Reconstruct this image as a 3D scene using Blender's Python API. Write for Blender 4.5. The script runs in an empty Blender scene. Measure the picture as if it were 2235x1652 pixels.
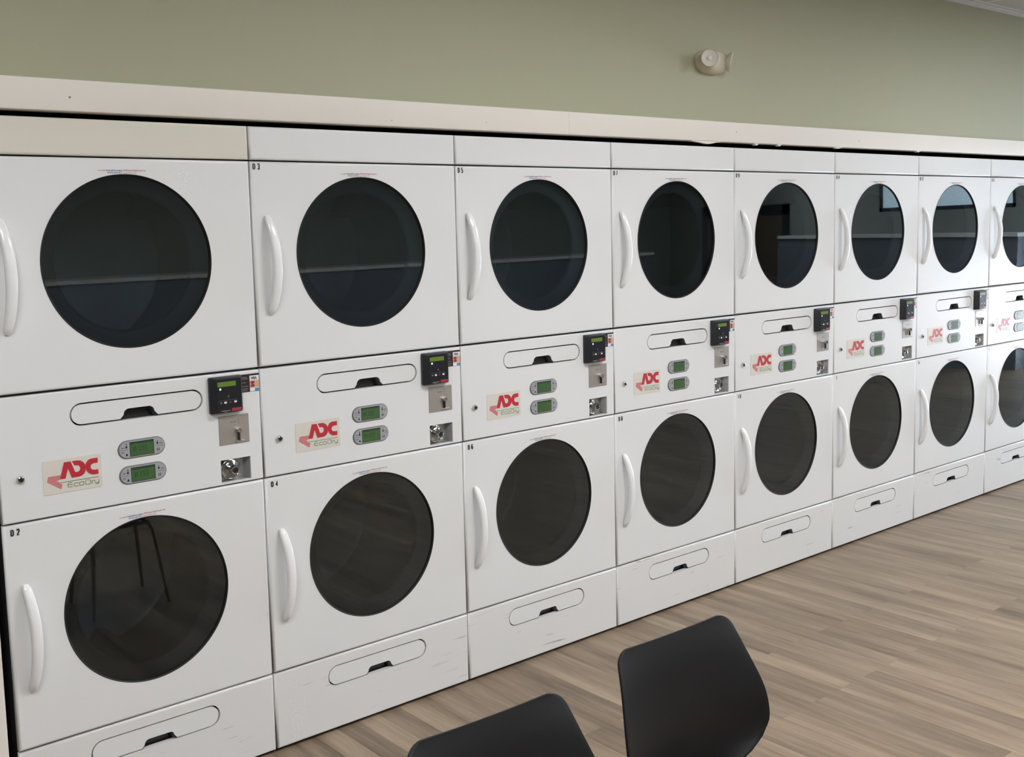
import bpy, bmesh, math, random
from mathutils import Vector, Matrix
from mathutils.geometry import delaunay_2d_cdt
random.seed(7)
C = bpy.context.scene.collection
PI = math.pi

# ------------------------------------------------------------------ helpers
def lin(c):
    return tuple(((v / 255) / 12.92 if v / 255 <= .04045 else ((v / 255 + .055) / 1.055) ** 2.4) for v in c) + (1,)

def mat(name, rgb, rough=.5, metal=0., spec=.5, emit=0., noise=0., nscale=40., bump=0., bscale=200., coat=0.):
    m = bpy.data.materials.new(name); m.use_nodes = True
    n = m.node_tree.nodes; l = m.node_tree.links; b = n['Principled BSDF']
    b.inputs['Base Color'].default_value = lin(rgb)
    b.inputs['Roughness'].default_value = rough
    b.inputs['Metallic'].default_value = metal
    b.inputs['Specular IOR Level'].default_value = spec
    b.inputs['Coat Weight'].default_value = coat
    tc = n.new('ShaderNodeTexCoord')
    if emit:
        b.inputs['Emission Color'].default_value = lin(rgb)
        b.inputs['Emission Strength'].default_value = emit
    if noise:
        t = n.new('ShaderNodeTexNoise'); t.inputs['Scale'].default_value = nscale; t.inputs['Detail'].default_value = 4
        l.new(tc.outputs['Object'], t.inputs['Vector'])
        mx = n.new('ShaderNodeMix'); mx.data_type = 'RGBA'
        mx.inputs['A'].default_value = tuple(v * (1 - noise) for v in lin(rgb)[:3]) + (1,)
        mx.inputs['B'].default_value = tuple(min(1, v * (1 + noise)) for v in lin(rgb)[:3]) + (1,)
        l.new(t.outputs['Fac'], mx.inputs['Factor']); l.new(mx.outputs['Result'], b.inputs['Base Color'])
    if bump:
        t = n.new('ShaderNodeTexNoise'); t.inputs['Scale'].default_value = bscale; t.inputs['Detail'].default_value = 2
        l.new(tc.outputs['Object'], t.inputs['Vector'])
        bp = n.new('ShaderNodeBump'); bp.inputs['Strength'].default_value = bump; bp.inputs['Distance'].default_value = .002
        l.new(t.outputs['Fac'], bp.inputs['Height']); l.new(bp.outputs['Normal'], b.inputs['Normal'])
    return m

def obj(name, bm, m, parent=None, smooth=None):
    """link a bmesh as ONE mesh object"""
    me = bpy.data.meshes.new(name)
    bmesh.ops.recalc_face_normals(bm, faces=bm.faces)
    if smooth is not None:
        for f in bm.faces:
            f.smooth = True
    bm.to_mesh(me); bm.free()
    if smooth is not None:
        me.set_sharp_from_angle(angle=math.radians(smooth))
    me.materials.append(m)
    o = bpy.data.objects.new(name, me); C.objects.link(o)
    if parent is not None:
        o.parent = parent
    return o

def thing(name, label, cat, loc=(0, 0, 0), group=None, rotz=0):
    o = bpy.data.objects.new(name, None); C.objects.link(o)
    o.empty_display_size = .1
    o.location = loc; o.rotation_euler = (0, 0, rotz)
    o['label'] = label; o['category'] = cat
    if group:
        o['group'] = group
    return o

def struct(name, bm, m, smooth=None):
    o = obj(name, bm, m, None, smooth); o['kind'] = 'structure'
    return o

def quad(bm, pts):
    vs = [bm.verts.new(p) for p in pts]
    return bm.faces.new(vs)

def add_box(bm, x0, x1, y0, y1, z0, z1):
    v = [bm.verts.new((x, y, z)) for x in (x0, x1) for y in (y0, y1) for z in (z0, z1)]
    for f in ((0, 1, 3, 2), (4, 6, 7, 5), (0, 4, 5, 1), (2, 3, 7, 6), (0, 2, 6, 4), (1, 5, 7, 3)):
        bm.faces.new([v[i] for i in f])

def bevel_box(x0, x1, y0, y1, z0, z1, r=.004, seg=3):
    bm = bmesh.new(); add_box(bm, x0, x1, y0, y1, z0, z1)
    bmesh.ops.bevel(bm, geom=bm.edges[:], offset=r, segments=seg, profile=.5, affect='EDGES')
    return bm

def loft(bm, loops, cap0=True, cap1=True, closed=True):
    rows = [[bm.verts.new(p) for p in lp] for lp in loops]
    n = len(rows[0])
    for a, b in zip(rows[:-1], rows[1:]):
        for i in range(n if closed else n - 1):
            j = (i + 1) % n
            bm.faces.new((a[i], a[j], b[j], b[i]))
    if cap0: bm.faces.new(rows[0])
    if cap1: bm.faces.new(list(reversed(rows[-1])))
    return rows

def circ(cx, cz, r, n=48, y=0.):
    return [(cx + r * math.cos(2 * PI * i / n), y, cz + r * math.sin(2 * PI * i / n)) for i in range(n)]

def stadium(cx, cz, hl, h, n=14):
    p = []
    for i in range(n + 1):
        a = -PI / 2 + PI * i / n; p.append((cx + hl - h + h * math.cos(a), cz + h * math.sin(a)))
    for i in range(n + 1):
        a = PI / 2 + PI * i / n; p.append((cx - hl + h + h * math.cos(a), cz + h * math.sin(a)))
    return p

def rrect(x0, x1, z0, z1, r, n=5):
    p = []
    for cx, cz, a0 in ((x1 - r, z0 + r, -PI / 2), (x1 - r, z1 - r, 0), (x0 + r, z1 - r, PI / 2), (x0 + r, z0 + r, PI)):
        for i in range(n + 1):
            a = a0 + PI / 2 * i / n; p.append((cx + r * math.cos(a), cz + r * math.sin(a)))
    return p

def prism(bm, pts, y0, y1, bev=0.):
    """flat outline (x, z) extruded from front y0 to back y1, front edge softened"""
    cx = sum(p[0] for p in pts) / len(pts); cz = sum(p[1] for p in pts) / len(pts)
    loops = []
    if bev:
        ins = []
        n = len(pts)
        for i in range(n):
            a = Vector(pts[i - 1]); b = Vector(pts[i]); c = Vector(pts[(i + 1) % n])
            d1 = (b - a); d2 = (c - b)
            if d1.length < 1e-9: d1 = d2
            if d2.length < 1e-9: d2 = d1
            nn = Vector((d1.y, -d1.x)).normalized() + Vector((d2.y, -d2.x)).normalized()
            nn.normalize()
            if nn.dot(b - Vector((cx, cz))) < 0: nn = -nn
            ins.append((b.x - nn.x * bev, b.y - nn.y * bev))
        loops.append([(x, y0, z) for x, z in ins])
        loops.append([(x, y0 + bev, z) for x, z in pts])
    else:
        loops.append([(x, y0, z) for x, z in pts])
    loops.append([(x, y1, z) for x, z in pts])
    loft(bm, loops)

def fill(bm, pts, y):
    """flat filled outline, concave allowed"""
    vs = [bm.verts.new((x, y, z)) for x, z in pts]
    es = [bm.edges.new((vs[i], vs[(i + 1) % len(vs)])) for i in range(len(vs))]
    bmesh.ops.triangle_fill(bm, use_beauty=True, edges=es, normal=(0, -1, 0))

def sticker(pts, y, t=.0004):
    bm = bmesh.new(); fill(bm, pts, y)
    r = bmesh.ops.extrude_face_region(bm, geom=bm.faces[:])
    for v in r['geom']:
        if isinstance(v, bmesh.types.BMVert): v.co.y += t
    return bm

def stroke(bm, pts, w, y):
    """a drawn line of width w lying on the face y"""
    n = len(pts); L = []; R = []
    for i in range(n):
        a = Vector(pts[max(0, i - 1)]); b = Vector(pts[min(n - 1, i + 1)])
        d = (b - a); d = d.normalized() if d.length else Vector((1, 0))
        if pts[0] == pts[-1] and i in (0, n - 1):
            d = (Vector(pts[1]) - Vector(pts[-2])).normalized()
        nn = Vector((-d.y, d.x)) * w / 2
        L.append((pts[i][0] + nn.x, y, pts[i][1] + nn.y)); R.append((pts[i][0] - nn.x, y, pts[i][1] - nn.y))
    lv = [bm.verts.new(p) for p in L]; rv = [bm.verts.new(p) for p in R]
    for i in range(n - 1):
        bm.faces.new((lv[i], lv[i + 1], rv[i + 1], rv[i]))

def panel(x0, x1, z0, z1, holes=(), y0=0., t=.02, r=.007, seg=5):
    """sheet-metal front with rolled edges and cut-outs"""
    bm = bmesh.new()
    def rect(i, y): return [(x0 + i, y, z0 + i), (x1 - i, y, z0 + i), (x1 - i, y, z1 - i), (x0 + i, y, z1 - i)]
    rows = []
    for k in range(seg + 1):
        a = PI / 2 * k / seg
        rows.append([bm.verts.new(p) for p in rect(r * (1 - math.sin(a)), y0 + r * (1 - math.cos(a)))])
    rows.append([bm.verts.new(p) for p in rect(0, y0 + t)])
    soft = []
    for a, b in zip(rows[:-1], rows[1:]):
        for i in range(4):
            j = (i + 1) % 4
            soft.append(bm.faces.new((a[i], a[j], b[j], b[i])))
    def inside(p, h):
        c = False
        for i in range(len(h)):
            (xa, za), (xb, zb) = h[i - 1], h[i]
            if (za > p[1]) != (zb > p[1]) and p[0] < (xb - xa) * (p[1] - za) / (zb - za) + xa: c = not c
        return c
    pts = [Vector((v.co.x, v.co.z)) for v in rows[0]]; owner = list(rows[0]); edges = [(i, (i + 1) % 4) for i in range(4)]
    for h in holes:
        f = [bm.verts.new((x, y0, z)) for x, z in h]; g = [bm.verts.new((x, y0 + t, z)) for x, z in h]
        n = len(h); k = len(pts)
        pts += [Vector(p) for p in h]; owner += f; edges += [(k + i, k + (i + 1) % n) for i in range(n)]
        for i in range(n):
            bm.faces.new((f[i], f[(i + 1) % n], g[(i + 1) % n], g[i]))
    cv, ce, cf, ov, oe, of = delaunay_2d_cdt(pts, edges, [], 1, 1e-7)
    for tri in cf:
        c = sum((cv[i] for i in tri), Vector((0, 0))) / len(tri)
        if any(inside((c.x, c.y), h) for h in holes): continue
        bm.faces.new([owner[ov[i][0]] for i in tri])
    bmesh.ops.recalc_face_normals(bm, faces=bm.faces)
    for f in soft: f.smooth = True
    return bm

def tube(bm, pts, radii, n=10):
    rows = []
    for i, p in enumerate(pts):
        a = Vector(pts[max(0, i - 1)]); b = Vector(pts[min(len(pts) - 1, i + 1)])
        d = (b - a).normalized(); u = d.cross(Vector((0, 0, 1)))
        if u.length < .01: u = d.cross(Vector((1, 0, 0)))
        u.normalize(); v = d.cross(u)
        rr = radii[i] if isinstance(radii, (list, tuple)) else radii
        rows.append([tuple(Vector(p) + u * rr * math.cos(2 * PI * k / n) + v * rr * math.sin(2 * PI * k / n)) for k in range(n)])
    loft(bm, rows)

def lathe(bm, prof, org, axis, n=40, cap0=False, cap1=False):
    """prof: (radius, distance along axis)"""
    ax = Vector(axis).normalized(); u = ax.cross(Vector((0, 0, 1)))
    if u.length < .01: u = Vector((1, 0, 0))
    u.normalize(); v = ax.cross(u); o = Vector(org)
    loops = [[tuple(o + ax * h + (u * math.cos(2 * PI * i / n) + v * math.sin(2 * PI * i / n)) * r) for i in range(n)] for r, h in prof]
    loft(bm, loops, cap0, cap1)

def text_mesh(name, s, size, m, parent, x, y, z, sx=1., bold=0., align='LEFT'):
    cu = bpy.data.curves.new('lettering_outline', 'FONT'); cu.body = s; cu.size = size; cu.offset = bold; cu.align_x = align
    t = bpy.data.objects.new('lettering_outline', cu); C.objects.link(t)
    bpy.context.view_layer.update()
    me = bpy.data.meshes.new_from_object(t.evaluated_get(bpy.context.evaluated_depsgraph_get()))
    bpy.data.objects.remove(t); bpy.data.curves.remove(cu)
    me.transform(Matrix.Translation((x, y, z)) @ Matrix.Rotation(PI / 2, 4, 'X') @ Matrix.Diagonal((sx, 1, 1, 1)))
    me.name = name; me.materials.clear(); me.materials.append(m)
    o = bpy.data.objects.new(name, me); C.objects.link(o); o.parent = parent
    return o

def dup(root, loc, sx, label):
    """copy of a thing with copies of its parts and sub-parts"""
    r = root.copy(); C.objects.link(r); r.location = loc; r.scale = (sx, 1, 1); r['label'] = label
    for ch in root.children:
        c = ch.copy(); C.objects.link(c); c.parent = r
        for g in ch.children:
            d = g.copy(); C.objects.link(d); d.parent = c
    return r

# ------------------------------------------------------------------ materials
M = {}
def enamel(name, rgb, rough=.33, scuff=0.):
    m = mat(name, rgb, rough, noise=.015, nscale=3., bump=.10, bscale=420.)
    if scuff:
        n = m.node_tree.nodes; l = m.node_tree.links; b = n['Principled BSDF']
        src = b.inputs['Base Color'].links[0].from_socket
        tc = n.new('ShaderNodeTexCoord'); oi = n.new('ShaderNodeObjectInfo')
        ad = n.new('ShaderNodeVectorMath'); ad.operation = 'ADD'
        ml = n.new('ShaderNodeMath'); ml.operation = 'MULTIPLY'; ml.inputs[1].default_value = 40
        l.new(oi.outputs['Random'], ml.inputs[0]); l.new(tc.outputs['Object'], ad.inputs[0]); l.new(ml.outputs[0], ad.inputs[1])
        mp = n.new('ShaderNodeMapping'); mp.inputs['Scale'].default_value = (5, 1, 95); mp.inputs['Rotation'].default_value = (0, .05, 0)
        l.new(ad.outputs[0], mp.inputs['Vector'])
        t = n.new('ShaderNodeTexNoise'); t.inputs['Scale'].default_value = 1.; t.inputs['Detail'].default_value = 3; l.new(mp.outputs[0], t.inputs['Vector'])
        r = n.new('ShaderNodeValToRGB'); r.color_ramp.elements[0].position = .62; r.color_ramp.elements[1].position = .72
        l.new(t.outputs['Fac'], r.inputs['Fac'])
        t2 = n.new('ShaderNodeTexNoise'); t2.inputs['Scale'].default_value = 5; l.new(ad.outputs[0], t2.inputs['Vector'])
        r2 = n.new('ShaderNodeValToRGB'); r2.color_ramp.elements[0].position = .52; r2.color_ramp.elements[1].position = .66
        l.new(t2.outputs['Fac'], r2.inputs['Fac'])
        mm = n.new('ShaderNodeMath'); mm.operation = 'MULTIPLY'; l.new(r.outputs['Color'], mm.inputs[0]); l.new(r2.outputs['Color'], mm.inputs[1])
        m2 = n.new('ShaderNodeMath'); m2.operation = 'MULTIPLY'; m2.inputs[1].default_value = scuff; l.new(mm.outputs[0], m2.inputs[0])
        mx = n.new('ShaderNodeMix'); mx.data_type = 'RGBA'; mx.inputs['B'].default_value = lin((120, 120, 120))
        l.new(m2.outputs[0], mx.inputs['Factor']); l.new(src, mx.inputs['A']); l.new(mx.outputs['Result'], b.inputs['Base Color'])
    return m
M['enamel'] = enamel('white_enamel', (222, 223, 222))
M['scuffed'] = enamel('scuffed_white_enamel', (220, 220, 218), scuff=.95)
M['cream'] = enamel('cream_enamel', (214, 211, 197))
M['handle'] = mat('white_plastic', (232, 233, 233), .16, noise=.01, nscale=8)
M['cabinet'] = mat('dark_sheet_steel', (38, 39, 41), .6, noise=.1, nscale=6)
M['groove'] = mat('black_rubber', (14, 14, 15), .6, noise=.1, nscale=30)
M['rim'] = mat('grey_door_rim', (88, 91, 95), .45, noise=.03, nscale=12)
M['drum'] = mat('drum_steel', (128, 132, 135), .42, metal=.3, noise=.06, nscale=9)
M['pocket'] = mat('black_plastic_pocket', (34, 34, 35), .28, noise=.05, nscale=60)
M['silver'] = mat('silver_plastic', (158, 160, 163), .4, noise=.03, nscale=60)
M['silver_edge'] = mat('grey_plastic_edge', (112, 114, 117), .45, noise=.03, nscale=60)
M['lcd'] = mat('green_lcd', (66, 98, 60), .25, emit=.03, noise=.06, nscale=60)
M['lcd_dim'] = mat('dark_lcd_segment', (40, 70, 38), .3, noise=.05, nscale=60)
M['lcd_olive'] = mat('olive_lcd', (96, 122, 46), .25, emit=.10, noise=.06, nscale=60)
M['ink'] = mat('black_ink', (22, 22, 24), .5, noise=.05, nscale=90)
M['greyink'] = mat('grey_ink', (120, 122, 124), .5, noise=.05, nscale=90)
M['red'] = mat('logo_red', (186, 44, 58), .4, noise=.03, nscale=60)
M['pink'] = mat('logo_pale_red', (200, 122, 124), .45, noise=.10, nscale=500)
M['green'] = mat('logo_green', (84, 128, 78), .45, noise=.04, nscale=60)
M['plate'] = mat('cream_label_film', (214, 209, 198), .35, noise=.02, nscale=25)
M['reader'] = mat('black_reader_plastic', (36, 38, 43), .38, noise=.05, nscale=50, bump=.1, bscale=500)
M['readerface'] = mat('reader_face_film', (30, 31, 38), .22, noise=.05, nscale=50)
M['white'] = mat('white_print', (225, 226, 228), .4, noise=.02, nscale=60)
M['led'] = mat('lit_indicator', (215, 255, 225), .3, emit=3., noise=.01, nscale=60)
M['badge'] = mat('red_badge', (156, 52, 64), .35, noise=.08, nscale=160)
M['maroon'] = mat('dark_maroon_print', (48, 33, 38), .35, noise=.1, nscale=120)
M['peach'] = mat('peach_print', (206, 164, 138), .4, noise=.08, nscale=120)
M['wine'] = mat('wine_red_print', (140, 50, 62), .4, noise=.04, nscale=90)
M['blue'] = mat('blue_print', (84, 138, 176), .4, noise=.06, nscale=120)
M['decalblue'] = mat('faded_blue_print', (132, 134, 160), .5, noise=.06, nscale=200)
M['decalred'] = mat('faded_red_print', (190, 150, 154), .5, noise=.06, nscale=200)
M['steel'] = mat('brushed_steel', (182, 177, 170), .40, metal=.7, noise=.05, nscale=70)
M['chrome'] = mat('chrome', (205, 205, 205), .12, metal=1., noise=.02, nscale=30)
M['lockpan'] = mat('dull_lock_steel', (168, 169, 168), .32, metal=.6, noise=.10, nscale=50)
M['chair'] = mat('matte_black_polypropylene', (12, 12, 15), .44, spec=.42, noise=.03, nscale=20, bump=.06, bscale=900)
M['leg'] = mat('beech_chair_leg', (172, 148, 118), .45, noise=.06, nscale=40)
M['trim'] = mat('cream_painted_board', (231, 226, 217), .45, noise=.025, nscale=4, bump=.05, bscale=60)
M['lamp'] = mat('aged_white_plastic', (214, 208, 188), .35, noise=.03, nscale=14)
M['lens'] = mat('lamp_lens', (225, 222, 214), .1, spec=.6, noise=.03, nscale=60)
M['reflector'] = mat('bright_lamp_reflector', (232, 232, 228), .12, metal=.7, noise=.02, nscale=60)
M['ceilframe'] = mat('white_ceiling_metal', (205, 206, 204), .5, noise=.02, nscale=10)
M['void'] = mat('unlit_cavity_board', (30, 30, 30), .9, noise=.1, nscale=4)

def glass_mat():
    m = bpy.data.materials.new('smoked_door_glass'); m.use_nodes = True
    n = m.node_tree.nodes; l = m.node_tree.links; n.clear()
    out = n.new('ShaderNodeOutputMaterial'); tr = n.new('ShaderNodeBsdfTransparent'); gl = n.new('ShaderNodeBsdfGlossy')
    mx = n.new('ShaderNodeMixShader'); fr = n.new('ShaderNodeFresnel'); fr.inputs['IOR'].default_value = 1.75
    tc = n.new('ShaderNodeTexCoord'); t = n.new('ShaderNodeTexNoise'); t.inputs['Scale'].default_value = 6
    l.new(tc.outputs['Object'], t.inputs['Vector'])
    rp = n.new('ShaderNodeMix'); rp.data_type = 'RGBA'
    rp.inputs['A'].default_value = (.39, .45, .49, 1); rp.inputs['B'].default_value = (.44, .50, .54, 1)
    l.new(t.outputs['Fac'], rp.inputs['Factor']); l.new(rp.outputs['Result'], tr.inputs['Color'])
    gl.inputs['Roughness'].default_value = .015; gl.inputs['Color'].default_value = (.86, .95, 1., 1)
    l.new(fr.outputs[0], mx.inputs['Fac']); l.new(tr.outputs[0], mx.inputs[1]); l.new(gl.outputs[0], mx.inputs[2])
    l.new(mx.outputs[0], out.inputs['Surface'])
    return m
M['glass'] = glass_mat()

def wall_mat():
    m = mat('sage_green_paint', (167, 168, 140), .55, noise=.02, nscale=1.2, bump=.06, bscale=150)
    return m
M['wall'] = wall_mat()

def floor_mat():
    m = bpy.data.materials.new('wood_plank_vinyl'); m.use_nodes = True
    n = m.node_tree.nodes; l = m.node_tree.links; b = n['Principled BSDF']
    tc = n.new('ShaderNodeTexCoord')
    mp = n.new('ShaderNodeMapping'); mp.inputs['Rotation'].default_value = (0, 0, PI / 2); mp.inputs['Location'].default_value = (.04, .0175, 0)
    l.new(tc.outputs['Object'], mp.inputs['Vector'])
    br = n.new('ShaderNodeTexBrick'); br.offset = .37; br.offset_frequency = 2; br.squash = 1
    for k, v in (('Color1', (0, 0, 0, 1)), ('Color2', (1, 1, 1, 1)), ('Mortar', (0, 0, 0, 1)), ('Scale', 1.), ('Mortar Size', .0007), ('Mortar Smooth', .1), ('Brick Width', 1.05), ('Row Height', .0875)):
        br.inputs[k].default_value = v
    l.new(mp.outputs[0], br.inputs['Vector'])
    # long grain, shifted board by board
    off = n.new('ShaderNodeVectorMath'); off.operation = 'MULTIPLY_ADD'
    off.inputs[1].default_value = (7, 13, 3)
    l.new(br.outputs['Color'], off.inputs[0]); l.new(mp.outputs[0], off.inputs[2])
    def grain(scale, vec, det=5, rough=.6):
        g = n.new('ShaderNodeMapping'); g.inputs['Scale'].default_value = vec
        l.new(off.outputs[0], g.inputs['Vector'])
        t = n.new('ShaderNodeTexNoise'); t.inputs['Scale'].default_value = scale; t.inputs['Detail'].default_value = det; t.inputs['Roughness'].default_value = rough
        l.new(g.outputs[0], t.inputs['Vector']); return t
    g1 = grain(1., (1.0, 12, 1)); g2 = grain(1., (6, 110, 1), 3); g3 = grain(1., (2.2, 5, 1), 3)
    def mix(a, ca, cb):
        x = n.new('ShaderNodeMix'); x.data_type = 'RGBA'; x.inputs['A'].default_value = ca; x.inputs['B'].default_value = cb
        l.new(a, x.inputs['Factor']); return x
    ramp = n.new('ShaderNodeValToRGB'); e = ramp.color_ramp.elements
    e[0].position = .30; e[0].color = lin((98, 85, 70)); e[1].position = .72; e[1].color = lin((166, 149, 126))
    m1 = ramp.color_ramp.elements.new(.5); m1.color = lin((136, 120, 101))
    ad = n.new('ShaderNodeMath'); ad.operation = 'MULTIPLY_ADD'; ad.inputs[1].default_value = .80
    l.new(g1.outputs['Fac'], ad.inputs[0])
    s = n.new('ShaderNodeMath'); s.operation = 'MULTIPLY_ADD'; s.inputs[1].default_value = .24
    l.new(g2.outputs['Fac'], s.inputs[0])
    s2 = n.new('ShaderNodeMath'); s2.operation = 'MULTIPLY_ADD'; s2.inputs[1].default_value = .15; s2.inputs[2].default_value = -.095
    bw = n.new('ShaderNodeRGBToBW'); l.new(br.outputs['Color'], bw.inputs[0]); l.new(bw.outputs[0], s2.inputs[0])
    l.new(s2.outputs[0], s.inputs[2]); l.new(s.outputs[0], ad.inputs[2])
    l.new(ad.outputs[0], ramp.inputs['Fac'])
    warm = mix(g3.outputs['Fac'], (.93, .95, 1.0, 1), (1.06, 1.0, .93, 1))
    mu = n.new('ShaderNodeMix'); mu.data_type = 'RGBA'; mu.blend_type = 'MULTIPLY'; mu.inputs['Factor'].default_value = 1
    l.new(ramp.outputs['Color'], mu.inputs['A']); l.new(warm.outputs['Result'], mu.inputs['B'])
    mo = n.new('ShaderNodeMix'); mo.data_type = 'RGBA'; mo.inputs['B'].default_value = lin((96, 84, 72))
    mf = n.new('ShaderNodeMath'); mf.operation = 'MULTIPLY'; mf.inputs[1].default_value = .55
    l.new(br.outputs['Fac'], mf.inputs[0]); l.new(mf.outputs[0], mo.inputs['Factor']); l.new(mu.outputs['Result'], mo.inputs['A'])
    l.new(mo.outputs['Result'], b.inputs['Base Color'])
    b.inputs['Roughness'].default_value = .48; b.inputs['Specular IOR Level'].default_value = .4
    bp = n.new('ShaderNodeBump'); bp.inputs['Strength'].default_value = .15; bp.inputs['Distance'].default_value = .001
    l.new(g2.outputs['Fac'], bp.inputs['Height']); l.new(bp.outputs['Normal'], b.inputs['Normal'])
    return m
M['floor'] = floor_mat()

def ceiling_mat():
    m = mat('mineral_ceiling_tile', (176, 175, 170), .9, bump=.3, bscale=120)
    n = m.node_tree.nodes; l = m.node_tree.links; b = n['Principled BSDF']
    tc = n.new('ShaderNodeTexCoord'); br = n.new('ShaderNodeTexBrick'); br.offset = 0
    mp = n.new('ShaderNodeMapping'); mp.inputs['Location'].default_value = (0.1, .04, 0); l.new(tc.outputs['Object'], mp.inputs['Vector'])
    for k, v in (('Color1', lin((172, 171, 166))), ('Color2', lin((180, 179, 175))), ('Mortar', lin((206, 206, 203))), ('Scale', 1.), ('Mortar Size', .012), ('Mortar Smooth', 0.), ('Brick Width', 1.22), ('Row Height', .61)):
        br.inputs[k].default_value = v
    l.new(mp.outputs[0], br.inputs['Vector']); l.new(br.outputs['Color'], b.inputs['Base Color'])
    return m
M['ceiling'] = ceiling_mat()

# ------------------------------------------------------------------ room shell
X0, X1, Y0, ZC = -7.0, 11.5, -8.5, 3.028
bm = bmesh.new(); add_box(bm, X0, X1, Y0, 1.3, -.1, 0); struct('floor', bm, M['floor'])
bm = bmesh.new(); add_box(bm, X0, X1, Y0, 1.3, ZC, ZC + .1); struct('ceiling', bm, M['ceiling'])

def trim_z(x, a, b):      # the board was fitted a hair out of level
    return a + (b - a) * (x + .75) / 6.16
def board(x0, x1):
    bm = bmesh.new(); lp = []
    for x in (x0, x1):
        zb = trim_z(x, 2.1365, 2.1465); zt = trim_z(x, 2.2275, 2.2395); r = .006
        lp.append([(x, -.012, zb + r), (x, -.012 + r * .3, zb + r * .3), (x, -.012 + r, zb), (x, .05, zb), (x, .05, zt), (x, -.012 + .002, zt), (x, -.012, zt - .002)])
    loft(bm, lp)
    return bm
struct('trim_1', board(X0, 1.4095), M['trim'], 30)
struct('trim_2', board(1.4105, X1), M['trim'], 30)
def nail(t, x, z, r):
    bm = bmesh.new(); bm.faces.new([bm.verts.new(v) for v in circ(x, z, r, 10, -.0126)]); obj('nail_hole', bm, M['greyink'], t)
for x, z, r in ((-.561, 2.177, .0035), (.55, 2.160, .002), (.98, 2.170, .002)): nail(bpy.data.objects['trim_1'], x, z, r)
for x, z, r in ((2.48, 2.190, .003), (3.5, 2.18, .003)): nail(bpy.data.objects['trim_2'], x, z, r)
bm = bmesh.new()
for x0, x1, h in ((2.17, 2.37, .010), (2.62, 2.66, .008), (2.80, 2.84, .007), (3.28, 3.36, .006), (4.09, 4.14, .006)):
    zb = trim_z((x0 + x1) / 2, 2.1365, 2.1465)
    loft(bm, [[(x0 + (x1 - x0) * f, y, zb + .002), (x0 + (x1 - x0) * f, y, zb - h * math.sin(PI * max(.06, min(.94, f))) * (1 + .25 * math.sin(9 * f + x0)) * g)] for f, y, g in [(i / 8, -.006, 1) for i in range(9)]] , cap0=False, cap1=False, closed=False)
r = bmesh.ops.extrude_face_region(bm, geom=bm.faces[:])
for v in r['geom']:
    if isinstance(v, bmesh.types.BMVert): v.co.y += .02
obj('filler_crumbs', bm, M['trim'], bpy.data.objects['trim_2'])
bm = bmesh.new(); add_box(bm, X0, X1, 0, .10, 2.2, ZC); add_box(bm, X0, -1.16, 0, .10, 0, 2.2); add_box(bm, 5.86, X1, 0, .10, 0, 2.2)
struct('wall_front', bm, M['wall'])
bm = bevel_box(-1.16, -.852, -.012, .09, 0, 2.135, .004); struct('trim_3', bm, M['trim'], 30)
bm = bmesh.new(); add_box(bm, X0, X1, 1.15, 1.3, 0, ZC); add_box(bm, -1.16, X1 - 5.6, .11, 1.15, 2.55, 2.6); struct('wall_cavity', bm, M['void'])
# metal angle where the ceiling meets the wall
bm = bmesh.new(); add_box(bm, X0, X1, -.022, -.001, ZC - .004, ZC - .001); add_box(bm, X0, X1, -.003, -.0005, ZC - .022, ZC - .001)
struct('trim_4', bm, M['ceilframe'])

M['backwall'] = mat('pale_grey_green_paint', (150, 152, 140), .6, noise=.02, nscale=2)
M['washer_front'] = mat('grey_steel_washer_front', (122, 126, 131), .45, noise=.05, nscale=3)
M['door'] = mat('brown_door', (112, 98, 80), .5, noise=.05, nscale=5)
M['darkframe'] = mat('dark_door_frame', (52, 54, 56), .4, noise=.05, nscale=5)
bm = bmesh.new(); add_box(bm, X0, X1, Y0 - .1, Y0, 0, ZC); struct('wall_back', bm, M['backwall'])
bm = bmesh.new(); add_box(bm, X0 - .1, X0, Y0 - .1, 1.3, 0, ZC); struct('wall_left', bm, M['backwall'])
# right end: glowing wall band and an added glowing door for daylight
WY0, WY1, WZ0, WZ1 = -4.7, -2.95, 1.9, 2.85
bm = bmesh.new()
add_box(bm, X1, X1 + .12, Y0 - .1, WY0, 0, ZC); add_box(bm, X1, X1 + .12, WY1, -2.35, 0, ZC); add_box(bm, X1, X1 + .12, -.55, 1.3, 0, ZC); add_box(bm, X1, X1 + .12, -2.35, -.55, 2.2, ZC)
add_box(bm, X1, X1 + .12, WY0, WY1, 0, WZ0); add_box(bm, X1, X1 + .12, WY0, WY1, WZ1, ZC)
struct('wall_right', bm, M['backwall'])
M['glow_upper'] = mat('added_daylight_glow_upper', (212, 229, 250), .3, emit=9.0)
M['glow_lower'] = mat('added_daylight_glow_lower', (226, 234, 246), .3, emit=34.0)  # stronger glow added low down to put a sheen on the chairs
M['daylight'] = mat('glowing_daylit_wall_band', (208, 232, 242), .3, emit=1.9)
bm = bmesh.new(); add_box(bm, X1 + .05, X1 + .06, WY0, WY1, WZ0, WZ1); w = struct('glowing_wall_band', bm, M['daylight'])  # glowing band standing for the daylit wall mirrored in the door glass
bm = bmesh.new()
for y in (WY0, WY1 - .07): add_box(bm, X1, X1 + .1, y, y + .07, WZ0, WZ1)
add_box(bm, X1, X1 + .1, WY0, WY1, WZ0, WZ0 + .06); add_box(bm, X1, X1 + .1, WY0, WY1, WZ1 - .06, WZ1)
fr = obj('wall_band_frame', bm, M['darkframe'], w)
bm = bmesh.new(); add_box(bm, X1 + .05, X1 + .06, -2.27, -.63, .95, 2.12); gd = struct('added_glow_door', bm, M['glow_upper'])  # unseen glowing door added for cool light from the right
bm = bmesh.new()
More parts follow.
